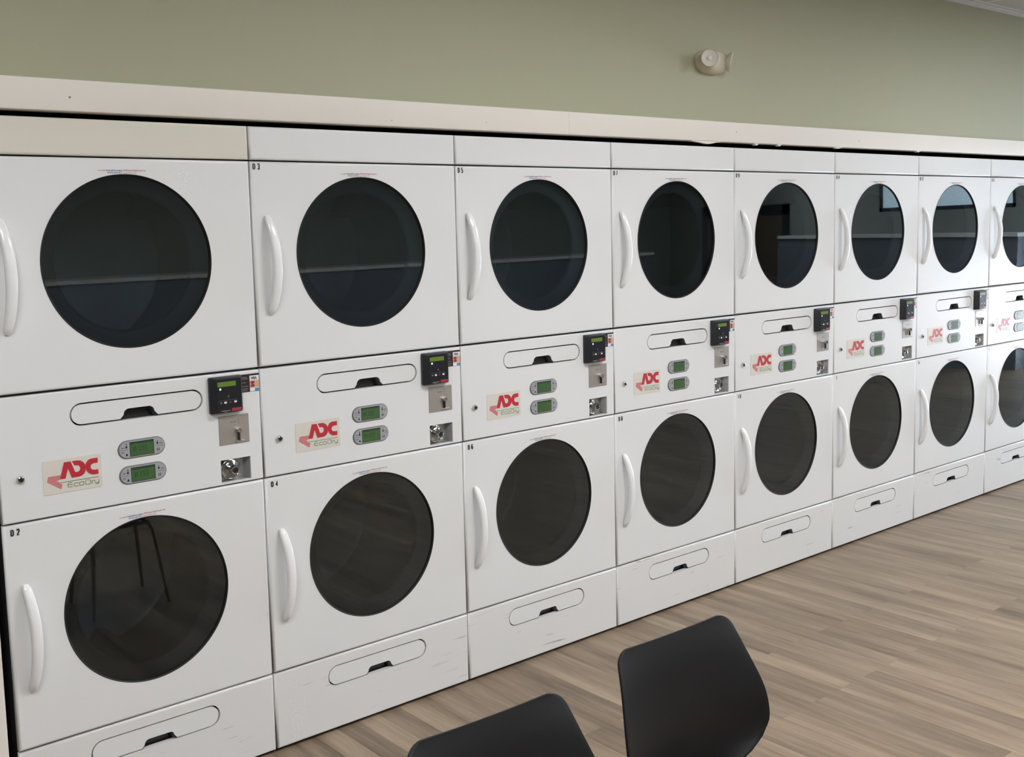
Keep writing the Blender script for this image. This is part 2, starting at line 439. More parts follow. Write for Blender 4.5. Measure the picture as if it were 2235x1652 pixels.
for a in ((-2.35, -2.27, 0, 2.2), (-.63, -.55, 0, 2.2), (-1.48, -1.42, 0, 2.2)): add_box(bm, X1, X1 + .1, a[0], a[1], a[2], a[3])
for a in ((0, .08), (2.12, 2.2)): add_box(bm, X1, X1 + .1, -2.27, -.63, a[0], a[1])
obj('glow_door_frame', bm, M['darkframe'], gd)
bm = bmesh.new(); add_box(bm, X1 + .05, X1 + .06, -2.27, -.63, .08, .949); obj('lower_glow_panel', bm, M['glow_lower'], gd)
# far side of the room with plain boxes for washers, seen only as reflections in the door glass
bm = bmesh.new(); add_box(bm, X0, X1 - 1.4, Y0, Y0 + .75, 0, 1.25); struct('washer_box_1', bm, M['washer_front'])
bm = bmesh.new(); add_box(bm, X0, X1 - 1.4, Y0, Y0 + .78, 1.25, 1.30); struct('washer_top_1', bm, M['trim'])
bm = bmesh.new(); add_box(bm, X1 - .6, X1 - .001, -6.0, -2.6, 0, 1.50); struct('washer_box_2', bm, M['washer_front'])
bm = bmesh.new(); add_box(bm, X1 - .63, X1 - .001, -6.0, -2.6, 1.50, 1.55); struct('washer_top_2', bm, M['trim'])
bm = bmesh.new(); add_box(bm, X1 - .06, X1 - .001, -6.28, -6.10, 0, 2.1); add_box(bm, X1 - .06, X1 - .001, -7.4, -7.25, 0, 2.1); add_box(bm, X1 - .06, X1 - .001, -7.4, -6.10, 1.92, 2.1)
d = struct('door_1', bm, M['darkframe'])
bm = bmesh.new(); add_box(bm, X1 - .04, X1 - .001, -7.25, -6.28, .01, 1.92); obj('door_leaf', bm, M['door'], d)

# ------------------------------------------------------------------ ceiling lights (recessed troffers)
M['diffuser'] = mat('lit_troffer_diffuser', (250, 250, 253), .5, emit=31.0)
M['diffuser_cool'] = mat('lit_cool_troffer_diffuser', (222, 234, 250), .5, emit=31.0)  # cool tint added so the right end looks bluish, as by daylight
def troffer(x, y, lab):
    t = thing('ceiling_light', lab, 'ceiling light', (x, y, ZC), 'recessed ceiling lights')
    bm = bmesh.new()
    for a in ((-.61, .61, -.305, -.275), (-.61, .61, .275, .305), (-.61, -.58, -.275, .275), (.58, .61, -.275, .275)):
        add_box(bm, a[0], a[1], a[2], a[3], -.014, -.001)
    obj('frame', bm, M['ceilframe'], t)
    bm = bmesh.new(); add_box(bm, -.58, .58, -.275, .275, -.010, -.002); obj('diffuser', bm, M['diffuser_cool' if x > 5 else 'diffuser'], t)
for y, nm in ((-2.05, 'row nearest the dryers'), (-5.6, 'row in the middle of the room')):
    for x in (-1.6, 1.4, 4.4, 7.4, 10.0):
        troffer(x, y, 'lit recessed ceiling light in the ' + nm)

# ------------------------------------------------------------------ the dryers
W0 = .826
EDGE = [-.8245, 0., .8359, 1.6622, 2.4820, 3.3052, 4.1339, 4.9820, 5.822]
ZS = (.280, .9592, 1.3305, 2.0093, 2.1190)
XL, XR = -W0 + .003, -.003
CX = -.4101

def bump(x0, x1, zb, h, n=6):
    """outline of the finger cut-out, from its left foot to its right foot"""
    r = h * .62; p = [(x0, zb)]
    s = h * .35
    for i in range(n + 1):
        a = PI - PI / 2 * i / n; p.append((x0 + s + r + r * math.cos(a), zb + h - r + r * math.sin(a)))
    for i in range(n + 1):
        a = PI / 2 - PI / 2 * i / n; p.append((x1 - s - r + r * math.cos(a), zb + h - r + r * math.sin(a)))
    p.append((x1, zb)); return p

def build_pull(parent, cz, hl, h, bx0, bx1, bh):
    """the oval cover with its dark finger pocket"""
    zb = cz - h
    st = stadium(-.410, cz, hl - .0050, h - .0050, 14)
    cut = bump(bx0, bx1, zb + .0050, bh)
    # stadium runs counter-clockwise starting at the lower right of the straight bottom edge; close along the bottom via the cut-out
    pts = st + cut
    bm = bmesh.new(); fill(bm, pts, .0015)
    r = bmesh.ops.extrude_face_region(bm, geom=bm.faces[:])
    for v in r['geom']:
        if isinstance(v, bmesh.types.BMVert): v.co.y = .016
    obj('pull_cover', bm, M['enamel'], parent)
    # pocket: scooped plastic cup behind the cut-out
    bm = bmesh.new()
    out = bump(bx0 - .001, bx1 + .001, zb - .001, bh + .004)
    mid = [(x * .94 + -.41 * .06, zb + (z - zb) * .86) for x, z in out]
    inn = [(x * .80 + -.41 * .20, zb + .001 + (z - zb) * .62) for x, z in out]
    loft(bm, [[(x, .004, z) for x, z in out], [(x, .012, z) for x, z in mid], [(x, .030, z) for x, z in inn]], cap0=False, cap1=True)
    obj('pull_pocket', bm, M['pocket'], parent, 60)

def build_door(root, z0, z1, cz, hz0, hz1):
    R = .2615
    d = obj('door', panel(XL, XR, z0, z1, [[(x, z) for x, _, z in circ(CX, cz, R, 96)]], r=.008), M['enamel'], root)
    bm = bmesh.new()
    lathe(bm, [(R + .0006, -.0006), (R - .0012, -.0018), (R - .0045, .001), (R - .0045, .012), (R + .0006, .014)], (CX, 0, cz), (0, 1, 0), 96)
    obj('door_seal', bm, M['groove'], d, 50)
    bm = bmesh.new()
    prof = []
    for i in range(9):
        r = (R - .004) * i / 8; prof.append((max(r, .0005), .003 + .0018 * (i / 8) ** 2))
    lathe(bm, prof, (CX, 0, cz), (0, 1, 0), 96, cap0=True)
    obj('door_glass', bm, M['glass'], d, 60)
    bm = bmesh.new()
    lathe(bm, [(R - .001, .013), (R - .004, .018), (.222, .034), (.214, .036), (.210, .041), (.209, .052), (.216, .056)], (CX, 0, cz), (0, 1, 0), 96)
    obj('door_rim', bm, M['rim'], d, 40)
    # bowed handle
    bm = bmesh.new(); loops = []; N = 28
    for i in range(N + 1):
        s = i / N; q = 1 - (2 * s - 1) ** 2
        z = hz0 + (hz1 - hz0) * s; yc = -.002 - .032 * q ** .82; hw = .0115 + .0050 * q ** .6; ht = .0090 + .0035 * q
        if i in (0, N): hw *= .7; ht *= .6
        xc = -.775 + .014 * q
        # tangent for tilting the section
        q2 = 1 - (2 * min(1, s + .01) - 1) ** 2; q1 = 1 - (2 * max(0, s - .01) - 1) ** 2
        ty = -(.032 * (q2 ** .82 - q1 ** .82)); tz = (hz1 - hz0) * (min(1, s + .01) - max(0, s - .01)); L = math.hypot(ty, tz)
        ny, nz = -tz / L, ty / L
        lp = []
        for k in range(20):
            a = 2 * PI * k / 20; ca, sa = math.cos(a), math.sin(a)
            u = hw * math.copysign(abs(ca) ** .75, ca); v = ht * math.copysign(abs(sa) ** .75, sa)
            lp.append((xc + u, yc + ny * v, z + nz * v))
        loops.append(lp)
    loft(bm, loops)
    obj('door_handle', bm, M['handle'], d, 50)
    # faded two-line warning print over the glass
    bmr = bmesh.new(); bmb = bmesh.new()
    rnd = random.Random(3)
    def dashes(bm, xa, xb, z, h):
        x = xa
        while x < xb:
            w = rnd.uniform(.0025, .006)
            zz = z + .0005 * rnd.uniform(-1, 1); hh = h * rnd.uniform(.6, 1)
            stroke(bm, [(x, zz), (min(xb, x + w), zz)], hh, -.0006); x += w + rnd.uniform(.0008, .002)
    zt = cz + .272
    dashes(bmr, -.490, -.468, zt, .0042); dashes(bmb, -.466, -.415, zt, .0052); dashes(bmr, -.413, -.345, zt + .0008, .0048)
    dashes(bmb, -.462, -.420, zt - .0065, .0042); dashes(bmr, -.418, -.375, zt - .0062, .003)
    obj('warning_print', bmb, M['decalblue'], d); obj('warning_print', bmr, M['decalred'], d)
    return d

def build_dryer(label):
    t = thing('stacked_dryer', label, 'dryer', (0, 0, 0), 'stacked tumble dryers along the wall')
    # carcass, open at the front
    bm = bmesh.new(); x0, x1, y0, y1, z0, z1 = XL + .002, XR - .002, .021, 1.05, 0., ZS[4] - .004
    quad(bm, [(x0, y0, z0), (x0, y1, z0), (x0, y1, z1), (x0, y0, z1)]); quad(bm, [(x1, y0, z0), (x1, y1, z0), (x1, y1, z1), (x1, y0, z1)])
    quad(bm, [(x0, y0, z1), (x1, y0, z1), (x1, y1, z1), (x0, y1, z1)]); quad(bm, [(x0, y0, z0), (x1, y0, z0), (x1, y1, z0), (x0, y1, z0)])
    quad(bm, [(x0, y1, z0), (x1, y1, z0), (x1, y1, z1), (x0, y1, z1)])
    for z in ZS[:4]: add_box(bm, x0, x1, y0 + .001, y0 + .03, z - .02, z + (.003 if z == ZS[1] else .02))
    bmesh.ops.remove_doubles(bm, verts=bm.verts, dist=1e-6)
    obj('carcass', bm, M['cabinet'], t)
    g = .0026
    obj('top_panel', panel(XL, XR, ZS[3] + g, ZS[4]), M['enamel'], t)
    build_door(t, ZS[2] + g + .001, ZS[3] - g, 1.6983, 1.507, 1.829)
    build_door(t, ZS[0] + g, ZS[1] - g, .6467, .457, .776)
    for cz in (1.6983, .6467):
        bm = bmesh.new()
        lathe(bm, [(.215, .050), (.222, .066), (.300, .075), (.315, .10), (.315, .55), (.30, .56), (.001, .56)], (CX, 0, cz), (0, 1, 0), 64)
        for k in range(3):
            a = .6 + 2 * PI * k / 3; ca, sa = math.cos(a), math.sin(a)
            def P(r, s, y): return (CX + r * ca - s * sa, y, cz + r * sa + s * ca)
            loft(bm, [[P(.316, -.05, y), P(.25, -.012, y), P(.25, .012, y), P(.316, .05, y)] for y in (.10, .55)])
        obj('drum', bm, M['drum'], t, 40)
    # control panel
    pull = stadium(-.410, 1.2522, .2075, .0345, 14)
    pan = [(-.1525, .9685), (-.0475, .9685), (-.0475, 1.0435), (-.1525, 1.0435)]
    cp = obj('control_panel', panel(XL, XR, ZS[1] + g, ZS[2] - g - .001, [pull, pan], r=.0045), M['enamel'], t)
    build_pull(cp, 1.2522, .2075, .0345, -.468, -.350, .0295)
    lp = obj('lint_panel', panel(XL, XR, .012, ZS[0] - g, [stadium(-.410, .2045, .210, .0375, 14)]), M['scuffed'], t)
    build_pull(lp, .2045, .210, .0375, -.463, -.348, .0245)
    # maker's plate
    pl = obj('logo_plate', sticker(rrect(-.7052, -.5345, 1.0270, 1.1280, .005), -.0012, .0012), M['plate'], t)
    A = [(-.658, 1.0686), (-.6433, 1.1171), (-.6242, 1.1171), (-.6126, 1.0832), (-.6032, 1.0833), (-.5989, 1.0877), (-.5977, 1.0934), (-.5998, 1.0996), (-.6044, 1.1029), (-.6137, 1.1029), (-.6201, 1.1171), (-.6027, 1.1171), (-.5947, 1.1148), (-.5877, 1.1095), (-.5829, 1.1024), (-.5814, 1.0932), (-.5825, 1.0824), (-.5867, 1.0746), (-.5935, 1.0698), (-.601, 1.0677), (-.6237, 1.0677), (-.6331, 1.0966), (-.6417, 1.0682)]
    Cc = [(-.5449, 1.1162), (-.5454, 1.101), (-.557, 1.1012), (-.5638, 1.0989), (-.567, 1.0943), (-.5669, 1.0883), (-.5631, 1.083), (-.5566, 1.0811), (-.545, 1.0811), (-.5451, 1.0668), (-.5592, 1.0671), (-.5673, 1.0689), (-.5744, 1.0743), (-.5797, 1.0811), (-.5824, 1.09), (-.5822, 1.1002), (-.5789, 1.1072), (-.5736, 1.1132), (-.566, 1.1162)]
    bm = bmesh.new(); fill(bm, A, -.0019); fill(bm, Cc, -.0020)
    obj('red_lettering', bm, M['red'], pl)
    ar = [(-.6908, 1.0812), (-.6542, 1.0806), (-.658, 1.0686), (-.6614, 1.0660), (-.6685, 1.0658), (-.6613, 1.0612), (-.6619, 1.0580), (-.6515, 1.0532), (-.6552, 1.0384), (-.6946, 1.0653)]
    bm = bmesh.new(); fill(bm, ar, -.0017); obj('arrow_mark', bm, M['pink'], pl)
    bm = bmesh.new(); y = -.0019; w = .0019
    stroke(bm, [(-.6618, 1.0583), (-.5449, 1.0583)], .0016, y)
    stroke(bm, [(-.6235, 1.0539), (-.6334, 1.0539), (-.636, 1.0501), (-.6361, 1.0434), (-.6342, 1.0412), (-.6221, 1.0410)], w, y)
    stroke(bm, [(-.6358, 1.0478), (-.6225, 1.0478)], w, y)
    stroke(bm, [(-.6053, 1.0503), (-.6159, 1.0504), (-.6185, 1.0475), (-.6184, 1.0440), (-.6161, 1.0411), (-.6051, 1.0410)], w, y)
    stroke(bm, [(-.6009, 1.0506), (-.5920, 1.0508), (-.5895, 1.0485), (-.5895, 1.0426), (-.5920, 1.0406), (-.6005, 1.0406), (-.6025, 1.0430), (-.6025, 1.0485), (-.6009, 1.0506)], w, y)
    stroke(bm, [(-.5841, 1.0537), (-.5732, 1.0537), (-.5700, 1.0505), (-.5700, 1.0437), (-.5732, 1.0406), (-.5841, 1.0406), (-.5841, 1.0537)], w, y)
    stroke(bm, [(-.5660, 1.0400), (-.5660, 1.0482), (-.5636, 1.0499), (-.5596, 1.0499)], w, y)
    stroke(bm, [(-.5573, 1.0505), (-.5573, 1.0434), (-.5552, 1.0411), (-.5459, 1.0411)], w, y)
    stroke(bm, [(-.5452, 1.0510), (-.5453, 1.0404), (-.5477, 1.0378), (-.5550, 1.0376)], w, y)
    obj('green_lettering', bm, M['green'], pl)
    # cam lock at the left of the panel
    bm = bmesh.new(); lathe(bm, [(.0115, .0), (.0115, -.003), (.0095, -.009), (.0065, -.010), (.0060, -.007)], (-.767, 0, 1.0865), (0, 1, 0), 28)
    k = obj('cam_lock', bm, M['chrome'], t, 30)
    bm = bmesh.new(); lathe(bm, [(.0066, -.006), (.0062, -.0085), (.0005, -.009)], (-.767, 0, 1.0865), (0, 1, 0), 24, cap1=True); obj('lock_core', bm, M['ink'], k, 30)
    # two oval displays
    for cz in (1.1260, 1.0465):
        bm = bmesh.new(); prism(bm, stadium(-.409, cz, .0745, .0288, 16), -.004, .0, .003)
        dp = obj('display', bm, M['silver_edge'], t, 50)
        bm = bmesh.new(); prism(bm, stadium(-.409, cz, .0705, .0250, 16), -.0046, -.0036); obj('display_face', bm, M['silver'], dp)
        bm = bmesh.new(); prism(bm, rrect(-.4475, -.3715, cz - .0225, cz + .0225, .001, 2), -.0050, -.0042); obj('screen_border', bm, M['ink'], dp)
        bm = bmesh.new(); prism(bm, rrect(-.4460, -.3735, cz - .0210, cz + .0200, .001, 2), -.0053, -.0046); obj('lcd_screen', bm, M['lcd'], dp)
        bm = bmesh.new(); yy = -.0055
        for gx in (-.413, -.400):
            stroke(bm, [(gx - .004, cz - .007), (gx - .004, cz + .008), (gx + .004, cz + .008), (gx + .004, cz - .007), (gx - .004, cz - .007)], .0022, yy)
        stroke(bm, [(-.440, cz + .008), (-.434, cz + .008), (-.434, cz - .007), (-.440, cz - .007)], .002, yy); stroke(bm, [(-.440, cz + .001), (-.434, cz + .001)], .002, yy)
        stroke(bm, [(-.429, cz - .007), (-.429, cz + .008)], .002, yy)
        stroke(bm, [(-.4455, cz + .0175), (-.374, cz + .0175)], .0035, yy)
        obj('screen_digits', bm, M['lcd_dim'], dp)
        bm = bmesh.new(); yy = -.0050
        def dot(x, z, r):
            vs = [bm.verts.new((x + r * math.cos(2 * PI * i / 14), yy, z + r * math.sin(2 * PI * i / 14))) for i in range(14)]; bm.faces.new(vs)
        dot(-.4576, cz + .008, .0032); stroke(bm, [(-.4574, cz + .009), (-.4573, cz + .0195)], .0022, yy)
        dot(-.4575, cz - .0158, .0032); stroke(bm, [(-.4575, cz - .014), (-.4575, cz - .0105)], .002, yy)
        dot(-.3605, cz + .008, .0030); stroke(bm, [(-.3605, cz + .009), (-.3605, cz + .0165)], .002, yy)
        stroke(bm, [(-.3615, cz - .0165), (-.3615, cz - .0075)], .0022, yy); stroke(bm, [(-.3560, cz - .0165), (-.3560, cz - .0075)], .0022, yy)
        for xa, xb, zz in ((-.4735, -.4645, .0075), (-.474, -.465, -.0075), (-.3540, -.3440, .007)):
            stroke(bm, [(xa, cz + zz), (xb, cz + zz)], .0016, yy)
        stroke(bm, [(-.476, cz), (-.453, cz)], .0007, yy); stroke(bm, [(-.3665, cz), (-.342, cz)], .0007, yy)
        obj('button_lettering', bm, M['ink'], dp)
    # payment sticker
    st = obj('payment_sticker', sticker([(-.0900, 1.2565), (-.0035, 1.2565), (-.0035, 1.3160), (-.0900, 1.3160)], -.0006, .0006), M['maroon'], t)
    obj('white_print', sticker([(-.0375, 1.2575), (-.0042, 1.2575), (-.0042, 1.3095), (-.0375, 1.3095)], -.0010, .0003), M['white'], st)
    obj('peach_print', sticker([(-.0375, 1.2690), (-.0042, 1.2690), (-.0042, 1.2935), (-.0375, 1.2935)], -.0013, .0002), M['peach'], st)
    bm = bmesh.new()
    for z in (1.2865, 1.2765):
        vs = [bm.verts.new((-.0275 + .0075 * math.cos(2 * PI * i / 20), -.0016, z + .0050 * math.sin(2 * PI * i / 20))) for i in range(20)]; bm.faces.new(vs)
    obj('overlapping_circles', bm, M['wine'], st)
    obj('blue_print', sticker([(-.0200, 1.2580), (-.0050, 1.2580), (-.0050, 1.2672), (-.0200, 1.2672)], -.0016, .0002), M['blue'], st)
    text_mesh('card_lettering', 'VISA', .0118, M['ink'], st, -.0330, -.0016, 1.2972, .88, .0004)
    bm = bmesh.new()
    for z, xb in ((1.3055, -.047), (1.3005, -.044), (1.288, -.05), (1.276, -.045), (1.268, -.044), (1.262, -.047)):
        stroke(bm, [(-.066, z), (xb, z)], .0022, -.0010)
    obj('fine_print', bm, M['greyink'], st)
    # card reader
    bm = bmesh.new()
    lp_ = lambda x0, x1, z0, z1, r, y: [(x, y, z) for x, z in rrect(x0, x1, z0, z1, r, 4)]
    loft(bm, [lp_(-.183, -.070, 1.2000, 1.3180, .005, 0.), lp_(-.183, -.070, 1.2000, 1.3180, .005, -.010), lp_(-.1685, -.080, 1.2025, 1.3140, .005, -.028), lp_(-.1665, -.082, 1.2045, 1.3120, .004, -.030)], cap0=False)
    rd = obj('card_reader', bm, M['reader'], t, 35)
    obj('reader_face', sticker(rrect(-.1655, -.0835, 1.2055, 1.3110, .003, 3), -.0306, .0006), M['readerface'], rd)
    obj('reader_screen', sticker(rrect(-.1645, -.1010, 1.2880, 1.3035, .001, 2), -.0311, .0005), M['lcd_olive'], rd)
    bm = bmesh.new(); vs = circ(-.1555, 1.2805, .0030, 16, -.0312); bm.faces.new([bm.verts.new(v) for v in vs]); obj('indicator_light', bm, M['led'], rd)
    for x, mm in ((-.1545, 'greyink'), (-.1395, 'white'), (-.1225, 'wine'), (-.1050, 'white')):
        h = .0030 if mm in ('white',) else .0022
        obj('reader_button', sticker(rrect(x - .0045 if mm == 'white' else x - .003, x + .0045 if mm == 'white' else x + .003, 1.2362 - h, 1.2362 + h, .0012, 2), -.0313, .0007), M[mm], rd)
    bm = bmesh.new()
    for r in (.0025, .0045, .0065):
        stroke(bm, [(-.133 + r * math.cos(a), 1.2555 + r * math.sin(a)) for a in [(-.7 + 1.4 * i / 6) for i in range(7)]], .0010, -.0312)
    stroke(bm, [(-.163, 1.2435), (-.098, 1.2435)], .0006, -.0312); stroke(bm, [(-.156, 1.2095), (-.124, 1.2095)], .0026, -.0312); stroke(bm, [(-.147, 1.2055), (-.135, 1.2055)], .0014, -.0312)
    obj('reader_markings', bm, M['greyink'], rd)
    obj('red_badge', sticker(rrect(-.1190, -.0850, 1.2058, 1.2160, .001, 2), -.0312, .0005), M['badge'], rd)
    # key-switch plate
    bm = bmesh.new(); prism(bm, rrect(-.1530, -.0478, 1.0925, 1.1875, .002, 3), -.0022, 0., .0008)
    kp = obj('key_switch_plate', bm, M['steel'], t, 30)
    bm = bmesh.new(); stroke(bm, [(-.0848, 1.1780), (-.0832, 1.1545)], .0022, -.0024); stroke(bm, [(-.1135, 1.1655), (-.1060, 1.1652)], .005, -.00235); stroke(bm, [(-.1045, 1.1655), (-.0925, 1.1650)], .004, -.00235)
    obj('engraved_slot', bm, M['greyink'], kp)
    bm = bmesh.new(); lathe(bm, [(.0085, -.002), (.0085, -.016), (.0075, -.0185), (.003, -.0185), (.0028, -.012)], (-.0885, 0, 1.1380), (0, 1, 0), 24, cap1=True); obj('switch_barrel', bm, M['chrome'], kp, 40)
    bm = bmesh.new(); add_box(bm, -.0905, -.0855, -.012, -.004, 1.1050, 1.1330); obj('switch_lever', bm, M['ink'], kp)
    bm = bmesh.new(); tube(bm, [(-.100, -.004, 1.0965), (-.0965, -.007, 1.1015), (-.088, -.010, 1.1035), (-.079, -.011, 1.1030), (-.0705, -.012, 1.1035)], .0016, 8); obj('wire_foot', bm, M['chrome'], kp, 50)
    # recessed lock pan
    bm = bmesh.new()
    x0, x1, z0, z1 = -.1530, -.0470, .9675, 1.0440
    loft(bm, [[(x0, .004, z0), (x1, .004, z0), (x1, .004, z1), (x0, .004, z1)], [(x0 + .003, .034, z0 + .003), (x1 - .012, .034, z0 + .003), (x1 - .012, .034, z1 - .003), (x0 + .003, .034, z1 - .003)]], cap0=False)
    lk = obj('lock_recess', bm, M['lockpan'], t)
    bm = bmesh.new(); lathe(bm, [(.0355, .033), (.0345, .020), (.0325, .0175), (.030, .0185), (.022, .027), (.012, .029)], (-.1115, 0, 1.0070), (0, 1, 0), 40, cap1=True); obj('lock_dish', bm, M['chrome'], lk, 40)
    bm = bmesh.new(); lathe(bm, [(.0145, .030), (.0145, .004), (.0130, .0015), (.0100, .001), (.0085, .004)], (-.1010, 0, 1.0040), (0, 1, 0), 32); obj('lock_cylinder', bm, M['chrome'], lk, 35)
    bm = bmesh.new(); lathe(bm, [(.0090, .003), (.0005, .0025)], (-.1010, 0, 1.0040), (0, 1, 0), 24, cap1=True); obj('keyway', bm, M['ink'], lk)
    for x, z in ((-.0720, 1.0350), (-.0720, .9800), (-.1470, 1.0365)):
        bm = bmesh.new(); lathe(bm, [(.0040, .034), (.0036, .031), (.0005, .0295)], (x, 0, z), (0, 1, 0), 14, cap1=True); obj('screw', bm, M['chrome'], lk, 50)
    return t

GLYPH = {'D': [(0, 0), (0, 1), (.62, 1), (1, .84), (1, .16), (.62, 0), (0, 0)], '0': [(.3, 0), (0, .18), (0, .82), (.3, 1), (.7, 1), (1, .82), (1, .18), (.7, 0), (.3, 0)],
         '1': [(.1, .8), (.5, 1), (.5, 0)], '2': [(0, .78), (.2, 1), (.8, 1), (1, .8), (1, .62), (0, 0), (1, 0)], '3': [(0, .85), (.25, 1), (.8, 1), (1, .8), (.9, .58), (.45, .53), (.9, .46), (1, .22), (.8, 0), (.25, 0), (0, .15)],
         '4': [(.75, 0), (.75, 1), (0, .3), (1, .3)], '5': [(.95, 1), (.1, 1), (.08, .56), (.7, .6), (1, .42), (1, .18), (.75, 0), (.2, 0), (0, .14)], '6': [(.95, .88), (.7, 1), (.3, 1), (0, .75), (0, .2), (.3, 0), (.7, 0), (1, .2), (1, .42), (.7, .58), (.05, .5)],
         '7': [(0, 1), (1, 1), (.4, 0)], '8': [(.5, .53), (.08, .66), (.08, .86), (.3, 1), (.7, 1), (.92, .86), (.92, .66), (.5, .53), (1, .38), (1, .15), (.72, 0), (.28, 0), (0, .15), (0, .38), (.5, .53)], '9': [(.05, .12), (.3, 0), (.7, 0), (1, .25), (1, .8), (.7, 1), (.3, 1), (0, .8), (0, .58), (.3, .42), (.95, .5)]}
def tag(door, s, x, z):
    bm = bmesh.new()
    for ch in s:
        if ch == ' ': x += .0045; continue
        w = .0030 if ch == '1' else .0058
        stroke(bm, [(x + a * w, z + .0014 + b * .0165) for a, b in GLYPH[ch]], .0043, -.0007)
        x += w + .0058
    obj('number_tag', bm, M['ink'], door)

proto = build_dryer('')
LAB = ['white stacked dryer at the left end of the row with a D2 tag',
       'white stacked dryer with D3 over D4 tags',
       'white stacked dryer with D5 over D6 tags',
       'white stacked dryer with D7 over D8 tags',
       'white stacked dryer with a D9 tag, fifth in the row',
       'white stacked dryer with a D11 tag, sixth in the row',
       'white stacked dryer with a D13 tag, seventh in the row',
       'white stacked dryer at the right, cut off by the edge of the photo']
TAGS = [('', 'D 2'), ('D 3', 'D 4'), ('D 5', 'D 6'), ('D 7', 'D 8'), ('D 9', '1 0'), ('D 11', '7'), ('D 13', '14'), ('D 15', '1')]
dryers = []
for i in range(8):
    sx = (EDGE[i + 1] - EDGE[i]) / W0
    dryers.append(dup(proto, (EDGE[i + 1], 0, 0), sx, LAB[i]))
for ch in list(proto.children):
    for gch in list(ch.children): bpy.data.objects.remove(gch)
    bpy.data.objects.remove(ch)
bpy.data.objects.remove(proto)
for r in dryers:                       # plain names, Blender's own suffixes
    pass
for i, r in enumerate(dryers):
    doors = [c for c in r.children if c.name.split('.')[0] == 'door']
    doors.sort(key=lambda o: -max(v.co.z for v in o.data.vertices))
    for d, s, z in ((doors[0], TAGS[i][0], 1.9805), (doors[1], TAGS[i][1], .9255)):
        if s:
            tag(d, s, -.8145 + (.012 if z < 1 else 0), z)
for c in dryers[0].children:
    if c.name.split('.')[0] == 'top_panel':
        c.data = c.data.copy(); c.data.materials[0] = M['cream']; c['label'] = 'cream top panel, yellower than its neighbours'

# ------------------------------------------------------------------ emergency light
e = thing('emergency_spotlight', 'small off-white twin-head emergency light high on the green wall', 'emergency light', (2.30, 0, 2.495))
bm = bmesh.new()
loops = []
for y, s in ((0., 1.), (-.012, 1.), (-.03, .97), (-.048, .86), (-.060, .66), (-.066, .38)):
    loops.append([(.098 * s * math.copysign(abs(math.cos(a)) ** .85, math.cos(a)), y, .053 * s * math.copysign(abs(math.sin(a)) ** .85, math.sin(a))) for a in [2 * PI * k / 32 for k in range(32)]])
loft(bm, loops, cap0=True, cap1=True)
obj('housing', bm, M['lamp'], e, 60)
def head(org, axis, r, dep, lm):
    bm = bmesh.new(); lathe(bm, [(r * .40, -dep), (r * .62, -dep * .8), (r * .86, -dep * .42), (r, 0), (r * .95, .005), (r * .86, .002)], org, axis, 32, cap0=True)
    h = obj('lamp_head', bm, M['lamp'], e, 45)
    bm = bmesh.new(); lathe(bm, [(r * .87, .0015), (r * .6, -.003), (r * .3, -.008), (r * .27, -.001), (r * .12, .002)], org, axis, 28, cap1=True)
    obj('lens', bm, M[lm], h, 40)
head((-.095, -.082, .004), (-.62, -.78, -.04), .040, .040, 'lens')
head((.062, -.072, -.002), (.64, -.76, -.20), .045, .024, 'reflector')
bm = bmesh.new(); tube(bm, [(.03, -.03, 0), (.052, -.050, -.001)], .014, 14); obj('lamp_neck', bm, M['lamp'], e, 50)

